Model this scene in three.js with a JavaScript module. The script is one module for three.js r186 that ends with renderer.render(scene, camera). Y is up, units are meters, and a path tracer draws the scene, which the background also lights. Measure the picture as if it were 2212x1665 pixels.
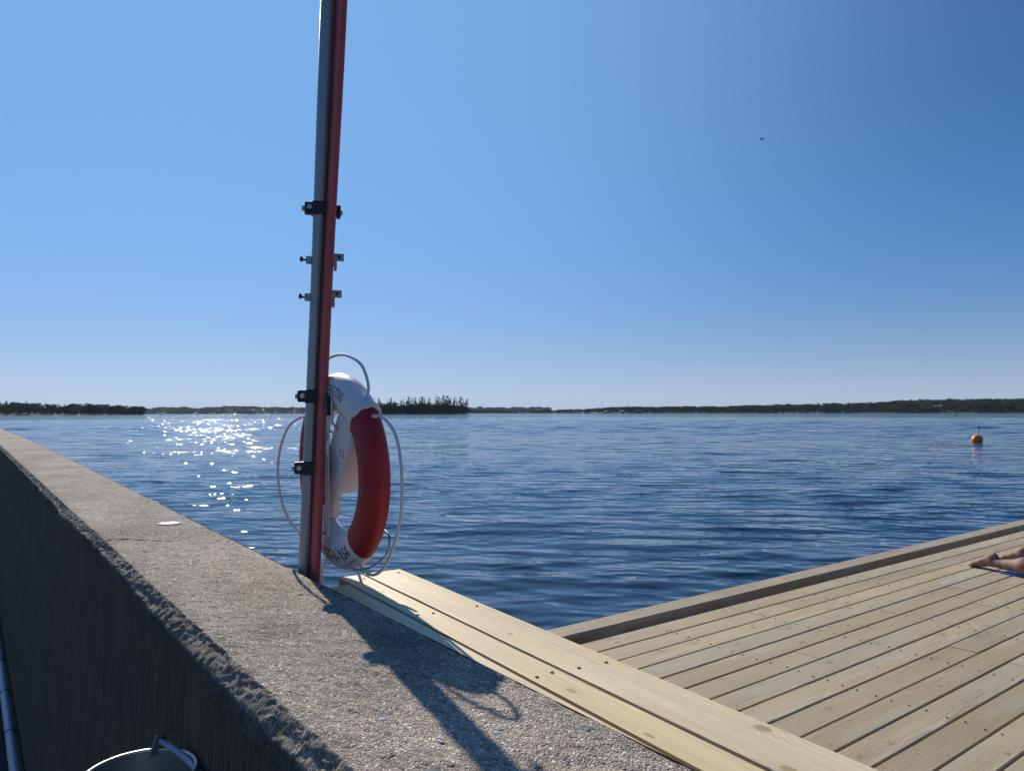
import * as THREE from 'three';
import { mergeGeometries, mergeVertices, toCreasedNormals } from 'three/addons/utils/BufferGeometryUtils.js';
import { MarchingCubes } from 'three/addons/objects/MarchingCubes.js';
import { RoundedBoxGeometry } from 'three/addons/geometries/RoundedBoxGeometry.js';

// ------------------------------------------------------------------ camera, sky, sun, exposure
const R = (d) => d * Math.PI / 180;
const EYE = 1.6;                                   // eye above the lake surface (y = 0)
const scene = new THREE.Scene();
const camera = new THREE.PerspectiveCamera(2 * Math.atan(832.5 / 1580) * 180 / Math.PI, 1024 / 770, 0.05, 14000);
camera.position.set(0, EYE, 0);
camera.rotation.order = 'YXZ';
camera.rotation.set(Math.atan(59.5 / 1580), 0, -6 / 2212);
camera.updateMatrixWorld();

const SUN_AZ = -24.5, SUN_EL = 29.5;                   // degrees, azimuth from straight ahead, negative = left
const sunDir = new THREE.Vector3(Math.sin(R(SUN_AZ)) * Math.cos(R(SUN_EL)), Math.sin(R(SUN_EL)), -Math.cos(R(SUN_AZ)) * Math.cos(R(SUN_EL)));
{ // clear spring sky: deep blue away from the sun, paler round it and along the horizon
  const W = 1024, H = 512, d = new Float32Array(W * H * 4), v = new THREE.Vector3();
  const c = [0.017, 0.084, 0.25], a = [0.190, 0.345, 0.56], lift = [1.9, 1.6, 1.05], hz = [0.60, 0.74, 0.92];
  for (let j = 0; j < H; j++) for (let i = 0; i < W; i++) {
    const el = ((j + 0.5) / H - 0.5) * Math.PI, az = ((i + 0.5) / W - 0.5) * 2 * Math.PI;
    v.set(Math.cos(el) * Math.cos(az), Math.sin(el), Math.cos(el) * Math.sin(az));
    const e = Math.max(0, el * 180 / Math.PI), g = Math.acos(Math.min(1, v.dot(sunDir))) * 180 / Math.PI;
    const h = 1 / (1 + Math.exp((e - 17) / 3.5)), f = 1 / (1 + Math.exp((g - 40) / 9)), low = Math.exp(-Math.pow(e / 5.4, 1.3)), f2 = Math.exp(-g / 45);
    for (let k = 0; k < 3; k++) {
      const up = c[k] * (1 + lift[k] * h * (1 - 0.6 * f)) + a[k] * f, ho = hz[k] * (0.58 + [0.66, 0.62, 0.60][k] * f2);
      d[(j * W + i) * 4 + k] = up * (1 - low) + ho * low;
    }
    d[(j * W + i) * 4 + 3] = 1;
  }
  const sky = new THREE.DataTexture(d, W, H, THREE.RGBAFormat, THREE.FloatType);
  sky.mapping = THREE.EquirectangularReflectionMapping; sky.magFilter = THREE.LinearFilter; sky.minFilter = THREE.LinearFilter;
  sky.colorSpace = THREE.LinearSRGBColorSpace; sky.needsUpdate = true;
  scene.background = sky; scene.environment = sky;
}
const sun = new THREE.DirectionalLight(new THREE.Color(1, 0.93, 0.80), 5.0);
sun.position.copy(sunDir).multiplyScalar(60); sun.target.position.set(0, 0, 0);
sun.castShadow = true; sun.shadow.mapSize.set(4096, 4096);
Object.assign(sun.shadow.camera, { left: -14, right: 14, top: 14, bottom: -14, near: 1, far: 140 });
scene.add(sun, sun.target);
const renderer = new THREE.WebGLRenderer({ antialias: true });
renderer.toneMapping = THREE.LinearToneMapping;
renderer.toneMappingExposure = 1.0;
renderer.shadowMap.enabled = true;

// ------------------------------------------------------------------ helpers
function rng(seed) { let a = seed >>> 0; return () => { a = (a + 0x6D2B79F5) | 0; let t = Math.imul(a ^ (a >>> 15), 1 | a); t = (t + Math.imul(t ^ (t >>> 7), 61 | t)) ^ t; return ((t ^ (t >>> 14)) >>> 0) / 4294967296; }; }
function hash2(x, y, s = 0) { let h = Math.imul(x, 374761393) + Math.imul(y, 668265263) + Math.imul(s, 1274126177); h = Math.imul(h ^ (h >>> 13), 1274126177); return ((h ^ (h >>> 16)) >>> 0) / 4294967296; }
const fade = (t) => t * t * (3 - 2 * t);
function noise(x, y, s = 0, px = 0, py = 0) {       // value noise, 0..1, optional integer periods
  const i = Math.floor(x), j = Math.floor(y), u = fade(x - i), v = fade(y - j);
  const mx = (n) => (px ? ((n % px) + px) % px : n), my = (n) => (py ? ((n % py) + py) % py : n);
  const a = hash2(mx(i), my(j), s), b = hash2(mx(i + 1), my(j), s), c = hash2(mx(i), my(j + 1), s), d = hash2(mx(i + 1), my(j + 1), s);
  return a + (b - a) * u + (c - a) * v + (a - b - c + d) * u * v;
}
const fbm = (x, y, s, n = 4) => { let t = 0, a = 0.5, f = 1; for (let k = 0; k < n; k++) { t += a * noise(x * f, y * f, s + k); a /= 2; f *= 2.03; } return t; };
const lerp = (a, b, t) => a + (b - a) * t, clamp = (x, a = 0, b = 1) => Math.min(b, Math.max(a, x)), sstep = (a, b, x) => fade(clamp((x - a) / (b - a)));
const rgb = (r, g, b) => new THREE.Color().setRGB(r, g, b);
const mat = (color, roughness = 0.7, more = {}) => new THREE.MeshStandardMaterial({ color: Array.isArray(color) ? rgb(...color) : color, roughness, ...more });
function tex(w, h, fn, { srgb = true, repeat = true } = {}) {   // fn(i, j) -> [r, g, b] linear 0..1
  const d = new Uint8Array(w * h * 4);
  const enc = (x) => { x = clamp(x); return Math.round(255 * (srgb ? (x <= 0.0031308 ? 12.92 * x : 1.055 * Math.pow(x, 1 / 2.4) - 0.055) : x)); };
  for (let j = 0; j < h; j++) for (let i = 0; i < w; i++) { const c = fn(i, j), o = (j * w + i) * 4; d[o] = enc(c[0]); d[o + 1] = enc(c[1]); d[o + 2] = enc(c[2]); d[o + 3] = 255; }
  const t = new THREE.DataTexture(d, w, h, THREE.RGBAFormat);
  t.colorSpace = srgb ? THREE.SRGBColorSpace : THREE.NoColorSpace; t.magFilter = THREE.LinearFilter; t.minFilter = THREE.LinearMipmapLinearFilter; t.generateMipmaps = true;
  if (repeat) t.wrapS = t.wrapT = THREE.RepeatWrapping;
  t.needsUpdate = true; return t;
}
const taken = new Map();
function numbered(name) { const n = taken.get(name) || 0; taken.set(name, n + 1); return n ? `${name}_${String(n).padStart(3, '0')}` : name; }
function tag(o, label, category, group) { o.userData.label = label; o.userData.category = category; if (group) o.userData.group = group; return o; }
function thing(name, label, category, [x, y, z] = [0, 0, 0], turn = 0, group) { const g = new THREE.Group(); g.name = numbered(name); g.position.set(x, y, z); g.rotation.y = turn; scene.add(g); return tag(g, label, category, group); }
function part(name, geo, m, parent, pos, rot) { const o = new THREE.Mesh(geo, m); o.name = name; if (pos) o.position.set(...pos); if (rot) o.rotation.set(...rot); o.castShadow = o.receiveShadow = true; parent.add(o); return o; }
function struct(name, geo, m) { const o = part(numbered(name), geo, m, scene); o.userData.kind = 'structure'; return o; }
const V = (x, y, z) => new THREE.Vector3(x, y, z);
const tube = (pts, r, seg = 60, rs = 8, closed = false, tension = 0.5) => new THREE.TubeGeometry(new THREE.CatmullRomCurve3(pts.map((p) => V(...p)), closed, 'catmullrom', tension), seg, r, rs, closed);
const P = (x, d, y = 0) => V(x, y, -d);            // plan position: x to the right, d straight ahead
const box = (w, h, d, x = 0, y = 0, z = 0) => new THREE.BoxGeometry(w, h, d).translate(x, y, z);
const rbox = (w, h, d, r = 0.004, x = 0, y = 0, z = 0) => new RoundedBoxGeometry(w, h, d, 2, r).translate(x, y, z);
function bar(a, b, r, seg = 6) { const A = V(...a), B = V(...b), g = new THREE.CylinderGeometry(r, r, A.distanceTo(B), seg); g.applyQuaternion(new THREE.Quaternion().setFromUnitVectors(V(0, 1, 0), B.clone().sub(A).normalize())); const m = A.add(B).multiplyScalar(0.5); return g.translate(m.x, m.y, m.z); }
const plain = (gs) => mergeGeometries(gs.map((g) => { const h = g.index ? g.toNonIndexed() : g; for (const k of Object.keys(h.attributes)) if (!['position', 'normal', 'uv'].includes(k)) h.deleteAttribute(k); return h; }));

// ------------------------------------------------------------------ water
// lake surface: wind waves as real relief near the shore, ripples as a normal map tile
function waveSet(n, lo, hi, seed, spread, slope) {
  const r = rng(seed), w = [];
  for (let k = 0; k < n; k++) {
    const L = lo * Math.pow(hi / lo, (k + r()) / n), th = R(180 + 8) + (r() + r() + r() - 1.5) / 1.5 * R(spread), q = 2 * Math.PI / L;
    w.push({ L, kx: q * Math.sin(th), kz: -q * Math.cos(th), a: slope / q * (0.6 + 0.8 * r()), p: r() * 6.2832 });
  }
  return w;
}
const rippleTile = (N, M, lo, hi, seed, n, slope, spread, gusty = 0) => {    // periodic normal map, M metres a side
  const r = rng(seed), nx = new Float32Array(N * N), ny = new Float32Array(N * N);
  for (let k = 0; k < n; k++) {
    const L = lo * Math.pow(hi / lo, (k + r()) / n), th = R(188) + (r() + r() + r() - 1.5) / 1.5 * R(spread);
    const a = Math.round(M / L * Math.sin(th)), b = Math.round(M / L * Math.cos(th)); if (!a && !b) continue;
    const q = Math.hypot(a, b), s = slope * (0.5 + r()), ph = r() * 6.2832, cx = new Float32Array(N), sx = new Float32Array(N);
    for (let i = 0; i < N; i++) { const t = 2 * Math.PI * a * i / N + ph; cx[i] = Math.cos(t); sx[i] = Math.sin(t); }
    for (let j = 0; j < N; j++) {
      const t = 2 * Math.PI * b * j / N, cj = Math.cos(t), sj = Math.sin(t), o = j * N, fx = s * a / q, fy = s * b / q;
      for (let i = 0; i < N; i++) { const c = cx[i] * cj - sx[i] * sj; nx[o + i] += fx * c; ny[o + i] += fy * c; }
    }
  }
  const d = new Float32Array(N * N * 4);
  for (let j = 0; j < N; j++) for (let i = 0; i < N; i++) {
    const k = j * N + i, g = gusty ? 1 - gusty + 2 * gusty * noise(i / N * 9, j / N * 9, seed, 9, 9) : 1;
    const x = -nx[k] * g, y = -ny[k] * g, l = 1 / Math.hypot(x, y, 1);
    d[k * 4] = x * l * 0.5 + 0.5; d[k * 4 + 1] = y * l * 0.5 + 0.5; d[k * 4 + 2] = l * 0.5 + 0.5; d[k * 4 + 3] = 1;
  }
  const t = new THREE.DataTexture(d, N, N, THREE.RGBAFormat, THREE.FloatType);
  t.wrapS = t.wrapT = THREE.RepeatWrapping; t.magFilter = THREE.LinearFilter; t.colorSpace = THREE.NoColorSpace; t.needsUpdate = true; return t;
};
{
  const O = { x: -0.30, d: 1.95 };                 // a point on the lake face of the sea wall; the lake lies to its right
  const W1 = waveSet(36, 0.22, 1.0, 11, 66, 0.0235), W2 = waveSet(14, 1.0, 4, 12, 50, 0.0075), W3 = waveSet(28, 1.6, 8, 13, 85, 0.0190), all = [...W1, ...W2, ...W3];
  W3.forEach((w) => { w.open = true; });            // the open lake is choppier than the water along the wall
  const A = []; for (let a = -37.5; a < 42; a += 0.125) A.push(a); for (let a = 42; a <= 143; a += 2) A.push(a);
  const D = [0.0]; for (let r = 0.25; r < 12; r *= 1.0125) D.push(r); for (let r = 12; r < 900; r *= 1.0068) D.push(r); for (let r = 900; r < 9000; r *= 1.12) D.push(r);
  const na = A.length, nd = D.length, pos = new Float32Array(na * nd * 3), nor = new Float32Array(na * nd * 3), uv = new Float32Array(na * nd * 2);
  for (let j = 0; j < nd; j++) for (let i = 0; i < na; i++) {
    const x = O.x + D[j] * Math.sin(R(A[i])), z = -(O.d + D[j] * Math.cos(R(A[i]))), k = j * na + i;
    const cell = D[j] * (D[j] < 12 ? 0.0125 : 0.0068), reach = sstep(22, 90, D[j]), lull = 0.8 + 0.4 * noise(x * 0.16 + 40, z * 0.22 + 9, 3);
    let y = 0, sx = 0, sz = 0;
    if (D[j] < 900) for (const w of all) {
      if (w.open && !reach) continue;
      const keep = sstep(3.5, 7, w.L / cell); if (keep <= 0) continue;
      const t = w.kx * x + w.kz * z + w.p, a = w.a * keep * (w.open ? reach : lull); y += a * Math.sin(t); const c = a * Math.cos(t); sx += c * w.kx; sz += c * w.kz;
    }
    pos[k * 3] = x; pos[k * 3 + 1] = y; pos[k * 3 + 2] = z;
    const l = 1 / Math.hypot(sx, 1, sz); nor[k * 3] = -sx * l; nor[k * 3 + 1] = l; nor[k * 3 + 2] = -sz * l;
    uv[k * 2] = x; uv[k * 2 + 1] = -z;
  }
  const idx = { near: [], far: [] };
  for (let j = 0; j + 1 < nd; j++) for (let i = 0; i + 1 < na; i++) {
    const a = j * na + i, b = a + 1, c = a + na, e = c + 1, x = pos[a * 3], z = pos[a * 3 + 2];
    const edge = 19 * (0.6 + 1.0 * noise(x * 0.11 + 3, z * 0.3, 5) + 0.4 * noise(x * 0.5, z * 1.3, 6));   // where the breeze reaches down to the water
    (D[j] < edge ? idx.near : idx.far).push(a, b, c, b, e, c);
  }
  const g0 = new THREE.BufferGeometry();
  g0.setAttribute('position', new THREE.BufferAttribute(pos, 3)); g0.setAttribute('normal', new THREE.BufferAttribute(nor, 3)); g0.setAttribute('uv', new THREE.BufferAttribute(uv, 2));
  const water = (map, M, rough, sc) => { map.repeat.set(1 / M, 1 / M); return new THREE.MeshPhysicalMaterial({ color: rgb(0.010, 0.028, 0.064), roughness: rough, ior: 1.333, normalMap: map, normalScale: new THREE.Vector2(sc, sc) }); };
  const calm = water(rippleTile(1024, 9.0, 0.13, 0.8, 21, 70, 0.0145, 62, 0.3), 9.0, 0.03, 1);
  const windy = water(rippleTile(2048, 34.0, 0.14, 2.4, 22, 120, 0.0162, 112, 0.4), 34.0, 0.06, 1);
  const lake = new THREE.Group(); lake.name = 'lake_water'; lake.userData.kind = 'structure'; scene.add(lake);
  for (const [n, m] of [['near', calm], ['far', windy]]) { const g = g0.clone(); g.setIndex(idx[n]); part(n === 'near' ? 'sheltered_water' : 'open_water', g, m, lake).castShadow = false; }
}
console.log('water');

// ------------------------------------------------------------------ concrete sea wall
// plan lines: x = x0 - k * (d - d0)
const farX = (d) => d < 8.2 ? 0.312 - 0.7265 * (d - 1.207) : d < 15.26 ? -4.769 - 0.7297 * (d - 8.2) : -9.92 - 0.7480 * (d - 15.26);
const nearX = (d) => -0.501 - 0.7452 * (d - 1.55);
const WALL_TOP = EYE - 0.58, BASIN = EYE - 3.3;
let stoneMat, sideMat;
{
  const N = 1024, M = 1.1, cell = 0.0059, n = Math.round(M / cell), col = new Float32Array(N * N * 3), hgt = new Float32Array(N * N), r = rng(5);
  const tones = [[0.37, 0.31, 0.26], [0.46, 0.39, 0.34], [0.25, 0.22, 0.195], [0.35, 0.265, 0.22], [0.58, 0.51, 0.45], [0.15, 0.135, 0.125], [0.42, 0.37, 0.33], [0.36, 0.33, 0.27]];
  const pts = []; for (let j = 0; j < n; j++) for (let i = 0; i < n; i++) { const t = tones[Math.floor(r() * tones.length)], b = 0.8 + 0.4 * r(); pts.push([i + r(), j + r(), t[0] * b, t[1] * b, t[2] * b, r(), 0.55 + 0.9 * r()]); }
  for (let j = 0; j < N; j++) for (let i = 0; i < N; i++) {
    const x = i / N * n, y = j / N * n, ci = Math.floor(x), cj = Math.floor(y); let b1 = 9, b2 = 9, p = null;
    for (let dj = -1; dj <= 1; dj++) for (let di = -1; di <= 1; di++) {
      const q = pts[(((cj + dj) % n + n) % n) * n + ((ci + di) % n + n) % n];
      let dx = x - q[0], dy = y - q[1]; dx -= n * Math.round(dx / n); dy -= n * Math.round(dy / n);
      const d = Math.hypot(dx, dy) * q[6]; if (d < b1) { b2 = b1; b1 = d; p = q; } else if (d < b2) b2 = d;
    }
    const rim = sstep(0.02, 0.28, b2 - b1), fine = noise(i * 0.9, j * 0.9, 3, Math.round(N * 0.9)), k = (j * N + i);
    const paste = [0.205, 0.175, 0.150], s = rim * (p[5] > 0.25 ? 1 : 0.35);
    for (let c = 0; c < 3; c++) col[k * 3 + c] = lerp(paste[c], p[2 + c], s) * (0.82 + 0.36 * fine);
    hgt[k] = rim * (0.35 + 0.65 * p[5]) * 0.85 + 0.15 * fine;
  }
  const map = tex(N, N, (i, j) => { const k = (j * N + i) * 3; return [col[k], col[k + 1], col[k + 2]]; });
  const bump = tex(N, N, (i, j) => { const h = hgt[j * N + i]; return [h, h, h]; }, { srgb: false });
  map.repeat.set(1 / M, 1 / M); bump.repeat.set(1 / M, 1 / M);
  stoneMat = new THREE.MeshStandardMaterial({ map, bumpMap: bump, bumpScale: 0.0045, roughness: 0.92, vertexColors: true });
  // board-marked, sooty and algae-stained side of the wall
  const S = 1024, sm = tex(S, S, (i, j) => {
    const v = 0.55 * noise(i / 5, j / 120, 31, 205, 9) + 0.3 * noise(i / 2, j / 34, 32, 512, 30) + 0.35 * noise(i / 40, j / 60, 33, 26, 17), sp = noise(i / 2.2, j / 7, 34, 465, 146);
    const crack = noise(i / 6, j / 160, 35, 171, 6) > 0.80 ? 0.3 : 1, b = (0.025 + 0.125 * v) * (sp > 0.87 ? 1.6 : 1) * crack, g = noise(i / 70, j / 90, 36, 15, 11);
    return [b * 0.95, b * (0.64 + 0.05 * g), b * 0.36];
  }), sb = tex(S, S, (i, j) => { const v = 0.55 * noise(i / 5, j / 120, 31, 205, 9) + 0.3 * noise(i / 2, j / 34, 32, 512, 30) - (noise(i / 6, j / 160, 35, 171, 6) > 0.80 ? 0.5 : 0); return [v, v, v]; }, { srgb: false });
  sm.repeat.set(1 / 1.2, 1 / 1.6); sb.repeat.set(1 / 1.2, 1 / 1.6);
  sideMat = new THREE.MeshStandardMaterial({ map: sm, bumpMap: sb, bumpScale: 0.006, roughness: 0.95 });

  const wall = thing('concrete_wall', 'long rough concrete sea wall running from the foreground to the left edge', 'wall');
  // top and crumbled near arris: a relief grid, rows across the wall, crack cut into it
  const ds = []; let d = -1.2; while (d < 240) { ds.push(d); d += d < 0.9 ? 0.05 : d < 3.1 ? 0.0085 : d < 3.65 ? 0.0055 : d < 7 ? 0.014 : d < 14 ? 0.035 : d < 46 ? 0.25 : 2; }
  const ts = []; for (let k = 0; k <= 76; k++) ts.push(k / 76);
  const lip = [0.08, 0.17, 0.26, 0.36, 0.46, 0.56, 0.66, 0.77, 0.88, 1.0, 1.12, 1.3, 1.55];   // steps down the broken arris
  const cols = ts.length + lip.length, pos = [], uv = [], clr = [], index = [];
  const crackD = (t) => 3.395 + 0.030 * Math.sin(t * 9) + 0.018 * (noise(t * 30, 1, 7) - 0.5) - 0.04 * t;
  ds.forEach((dd, j) => {
    const xn = nearX(dd), dxn = farX(dd);
    const chew = 0.55 * fbm(dd * 3.1, 2, 41) + 0.55 * fbm(dd * 17, 5, 42) + 0.5 * Math.pow(noise(dd * 1.3, 8, 43), 4);   // how far the arris has broken away
    for (let k = 0; k < cols; k++) {
      let x, y, dep = dd, t;
      if (k < lip.length) {                          // from the side face up to the top
        const q = lip[lip.length - 1 - k], out = 0.030 + 0.006 * chew, dr = 0.026 + 0.030 * chew, hole = Math.pow(noise(dd * 7, q * 1.2, 54), 3) * 0.010;
        const rough = (noise(dd * 42, q * 3.6, 44) - 0.5) * 0.0042 + (noise(dd * 95, q * 11, 45) - 0.5) * 0.0050 - hole * Math.sin(q * 3.14);
        x = xn - out * q * 1.2 - rough * 0.8; y = WALL_TOP - 0.002 - dr * Math.pow(q, 1.2) + rough; t = -q * 0.06;
        if (q > 1) { x = xn - out * 1.2 + 0.002 * (q - 1) - rough * 0.5; y = WALL_TOP - dr - (q - 1) * 0.10 + rough * 0.4; }
      } else {
        t = ts[k - lip.length]; x = lerp(xn, dxn, t);
        const grit = dd < 14 ? (noise(dd * 130, t * 62, 46) - 0.5) * 0.0044 + (fbm(dd * 30, t * 14, 47, 3) - 0.45) * 0.007 : 0;
        const edge = Math.max(0, 1 - t / 0.05) * 0.008 * chew + Math.max(0, (t - 0.965) / 0.035) * (0.006 + 0.012 * noise(dd * 19, 3, 48));
        y = WALL_TOP + grit - edge;
        const cw = 0.0075 * (1 - sstep(0.1, 0.55, t)) * (0.5 + noise(t * 40, 2, 49)), dc = Math.abs(dd - crackD(t));
        if (t < 0.55 && dc < cw + 0.006) y -= 0.022 * (1 - dc / (cw + 0.006)) * (1 - sstep(0.25, 0.55, t));
      }
      if (k < lip.length && Math.abs(dd - crackD(0)) < 0.012) { y -= 0.016; x += 0.008; }
      pos.push(x, y, -dep);
      const s = (dep - x * 0.73) * 0.81, p = (x + dep * 0.735) * 0.81; uv.push(s, k < lip.length ? p + (WALL_TOP - y) : p);
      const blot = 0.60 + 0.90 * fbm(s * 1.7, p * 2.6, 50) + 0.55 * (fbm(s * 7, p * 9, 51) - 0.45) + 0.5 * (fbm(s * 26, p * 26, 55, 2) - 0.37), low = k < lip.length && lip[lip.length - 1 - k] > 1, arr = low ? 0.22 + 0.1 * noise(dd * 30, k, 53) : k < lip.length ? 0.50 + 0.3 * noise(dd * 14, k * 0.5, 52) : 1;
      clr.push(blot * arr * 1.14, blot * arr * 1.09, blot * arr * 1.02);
    }
    if (j) for (let k = 0; k + 1 < cols; k++) { const a = (j - 1) * cols + k, b = a + 1, c = a + cols, e = c + 1; index.push(a, b, c, b, e, c); }
  });
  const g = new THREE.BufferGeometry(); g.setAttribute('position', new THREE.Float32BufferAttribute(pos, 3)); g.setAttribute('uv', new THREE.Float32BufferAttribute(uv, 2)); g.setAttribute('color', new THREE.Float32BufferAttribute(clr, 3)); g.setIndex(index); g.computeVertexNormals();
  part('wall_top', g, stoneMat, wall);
  // sides: the shaded land face and the lake face, then a closing bottom and far end
  const face = (line, y0, y1, batter, flip, step) => {
    const p = [], u = [], id = []; const rows = [y1, lerp(y1, y0, 0.03), lerp(y1, y0, 0.1), lerp(y1, y0, 0.25), lerp(y1, y0, 0.5), y0]; let n = 0, first = true;
    for (let q = -1.2; q < 240; q += q < 1 ? 0.2 : q < 8 ? step : q < 46 ? 0.5 : 3) {
      rows.forEach((y, k) => { const w = k === 0 ? 0 : (fbm(q * 6, y * 2, 60) - 0.45) * 0.012; p.push(line(q) + (y - y1) * batter + w, y, -q); u.push((q - line(q) * 0.74) * 0.81, y); });
      if (!first) for (let k = 0; k + 1 < rows.length; k++) { const a = n - rows.length + k, b = a + 1, c = n + k, e = c + 1; flip ? id.push(a, c, b, b, c, e) : id.push(a, b, c, b, e, c); }
      n += rows.length; first = false;
    }
    const f = new THREE.BufferGeometry(); f.setAttribute('position', new THREE.Float32BufferAttribute(p, 3)); f.setAttribute('uv', new THREE.Float32BufferAttribute(u, 2)); f.setIndex(id); f.computeVertexNormals(); return f;
  };
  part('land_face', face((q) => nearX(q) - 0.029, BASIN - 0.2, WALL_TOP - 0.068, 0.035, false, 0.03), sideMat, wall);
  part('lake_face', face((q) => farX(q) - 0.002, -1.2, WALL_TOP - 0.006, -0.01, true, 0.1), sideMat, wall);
  // pale aggregate stones standing slightly proud of the cement
  const rs = rng(77), cobble = [0, 1, 2].map((k) => { const s = new THREE.IcosahedronGeometry(1, 1), q = s.attributes.position; for (let i = 0; i < q.count; i++) { const f = 0.8 + 0.4 * hash2(Math.round(q.getX(i) * 50), Math.round(q.getY(i) * 50 + q.getZ(i) * 91), k); q.setXYZ(i, q.getX(i) * f, q.getY(i) * f, q.getZ(i) * f); } s.computeVertexNormals(); return s; });
  const sm3 = [mat([0.47, 0.47, 0.45], 0.8), mat([0.36, 0.38, 0.40], 0.75), mat([0.42, 0.36, 0.31], 0.85), mat([0.12, 0.115, 0.115], 0.8)];
  for (let i = 0; i < 190; i++) {
    const q = 1.05 + 3.4 * Math.pow(rs(), 1.3), t = 0.06 + 0.88 * rs(), sz = 0.0035 + 0.0065 * Math.pow(rs(), 2);
    const o = part('stone', cobble[i % 3], sm3[Math.floor(Math.pow(rs(), 0.8) * 4)], wall, [lerp(nearX(q), farX(q), t), WALL_TOP - 0.0012, -q], [0, rs() * 6.28, 0]); o.scale.set(sz * (0.8 + 0.9 * rs()), sz * 0.35, sz);
  }
  struct('basin_floor', (() => { const s = new THREE.Shape(); s.moveTo(nearX(-40), -40); s.lineTo(nearX(240), 240); s.lineTo(-420, 240); s.lineTo(-420, -40); const b = new THREE.ShapeGeometry(s); b.rotateX(-Math.PI / 2); b.translate(0, BASIN, 0); return b; })(), mat([0.045, 0.043, 0.04], 0.95));
}
console.log('wall');
{ // white splash on the wall top
  const s = new THREE.Shape(), n = 22, r = rng(9); for (let k = 0; k <= n; k++) { const a = k / n * 6.2832, q = (0.7 + 0.5 * hash2(k % n, 4, 8)); const x = 0.052 * Math.cos(a) * q, y = 0.055 * Math.sin(a) * q; k ? s.lineTo(x, y) : s.moveTo(x, y); }
  const g = new THREE.ExtrudeGeometry(s, { depth: 0.002, bevelEnabled: true, bevelSize: 0.003, bevelThickness: 0.0015, bevelSegments: 2 }).rotateX(-Math.PI / 2);
  const o = part('bird_dropping', g, mat([0.72, 0.72, 0.69], 0.8), scene, [-1.82, WALL_TOP + 0.0015, -3.89]);
  tag(o, 'white bird dropping splashed on the concrete wall top beyond the crack', 'bird dropping');
}

// ------------------------------------------------------------------ timber
function woodTex(w, h, len, wid, seed, tone) {      // flat-sawn pine board: growth rings cut lengthwise, bent round knots
  const r = rng(seed), knots = []; for (let k = 0, n = Math.round(len * tone.knots); k < n; k++) knots.push([r() * len, wid * (0.12 + 0.76 * r()), 0.005 + 0.008 * r(), r()]);
  const y0 = wid * (-0.2 + 1.4 * r()), z0 = 0.02 + 0.05 * r();
  return tex(w, h, (i, j) => {
    const x = i / w * len, y = j / h * wid;
    const cy = y0 + 0.02 * (noise(x * 0.8, 1, seed) - 0.5) + 0.008 * (noise(x * 3.1, 2, seed) - 0.5), cz = z0 + 0.035 * (noise(x * 0.55, 3, seed) - 0.5) + 0.006 * (noise(x * 2.4, 4, seed) - 0.5);
    let rad = Math.hypot(y - cy, cz), kn = 0, halo = 0, pale = 0;
    for (const k of knots) {
      let dx = Math.abs(x - k[0]); dx = Math.min(dx, len - dx); if (dx > 0.2) continue;
      const dy = y - k[1], q = Math.hypot(dx * 0.62, dy), e = Math.exp(-(q * q) / (k[2] * k[2] * 7)); rad += e * k[2] * 1.5;
      kn = Math.max(kn, sstep(k[2] * 1.15, k[2] * 0.8, q)); halo = Math.max(halo, e * 0.8); if (k[3] > 0.6) pale = Math.max(pale, Math.exp(-Math.pow((q - k[2] * 1.6) / (k[2] * 0.6), 2)));
    }
    const ring = (rad + 0.0012 * fbm(x * 6, y * 60, seed + 5, 2)) / tone.ring, f = ring - Math.floor(ring), late = Math.pow(f, 2.6) * (1 - sstep(0.93, 1, f));
    const fib = noise(x * 9, y * 420, seed + 7) * 0.55 + noise(x * 30, y * 1100, seed + 8) * 0.45, blot = fbm(x * 2.2, y * 16, seed + 9, 3), grey = sstep(0.42, 0.62, fbm(x * 1.1 + 7, y * 9, seed + 11, 3)) * tone.grey;
    const dark = late * tone.late * (0.45 + 0.55 * noise(x * 1.7, y * 22, seed + 12)) + 0.34 * (fib - 0.5) + 0.28 * (0.47 - blot) + halo * 0.10;
    const split = tone.split && x < tone.split ? 0.62 * sstep(0.0016, 0.0006, Math.abs(y - wid * 0.36 - 0.006 * (noise(x * 2.2, 9, seed) - 0.5) - 0.002 * (noise(x * 14, 9, seed) - 0.5))) : 0;
    const c = [0, 1, 2].map((n) => lerp(tone.base[n], tone.greyed[n], grey) * (1 - dark) * (1 - split));
    return c.map((v, n) => lerp(lerp(v, tone.knot[n] * (0.7 + 0.5 * fib), kn * 0.85), tone.base[n] * 1.22, pale * 0.35));
  });
}
const deckTone = { base: [0.455, 0.345, 0.205], greyed: [0.465, 0.39, 0.285], late: 0.42, grey: 0.7, ring: 0.0062, knots: 2.3, knot: [0.30, 0.21, 0.115] };
const deckTex = [0, 1, 2, 3, 4, 5, 6].map((k) => woodTex(2048, 96, 4.2, 0.12, 300 + k * 17, { ...deckTone, base: deckTone.base.map((c, n) => c * (0.88 + 0.046 * k + (n === 2 ? 0.02 * (k % 3) : 0))) }));
const deckMats = deckTex.map((t) => new THREE.MeshStandardMaterial({ map: t, bumpMap: t, bumpScale: 0.0012, roughness: 0.72 }));
const benchTone = { base: [0.73, 0.545, 0.295], greyed: [0.75, 0.61, 0.40], late: 0.36, grey: 0.7, ring: 0.0068, knots: 2.2, knot: [0.40, 0.27, 0.11] };
const benchMats = [0, 1, 2].map((k) => { const t = woodTex(2048, 160, 3.6, 0.15, 500 + k * 23, { ...benchTone, split: [1.3, 2.6, 0.7][k] }); return new THREE.MeshStandardMaterial({ map: t, bumpMap: t, bumpScale: 0.001, roughness: 0.55 }); });
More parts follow.
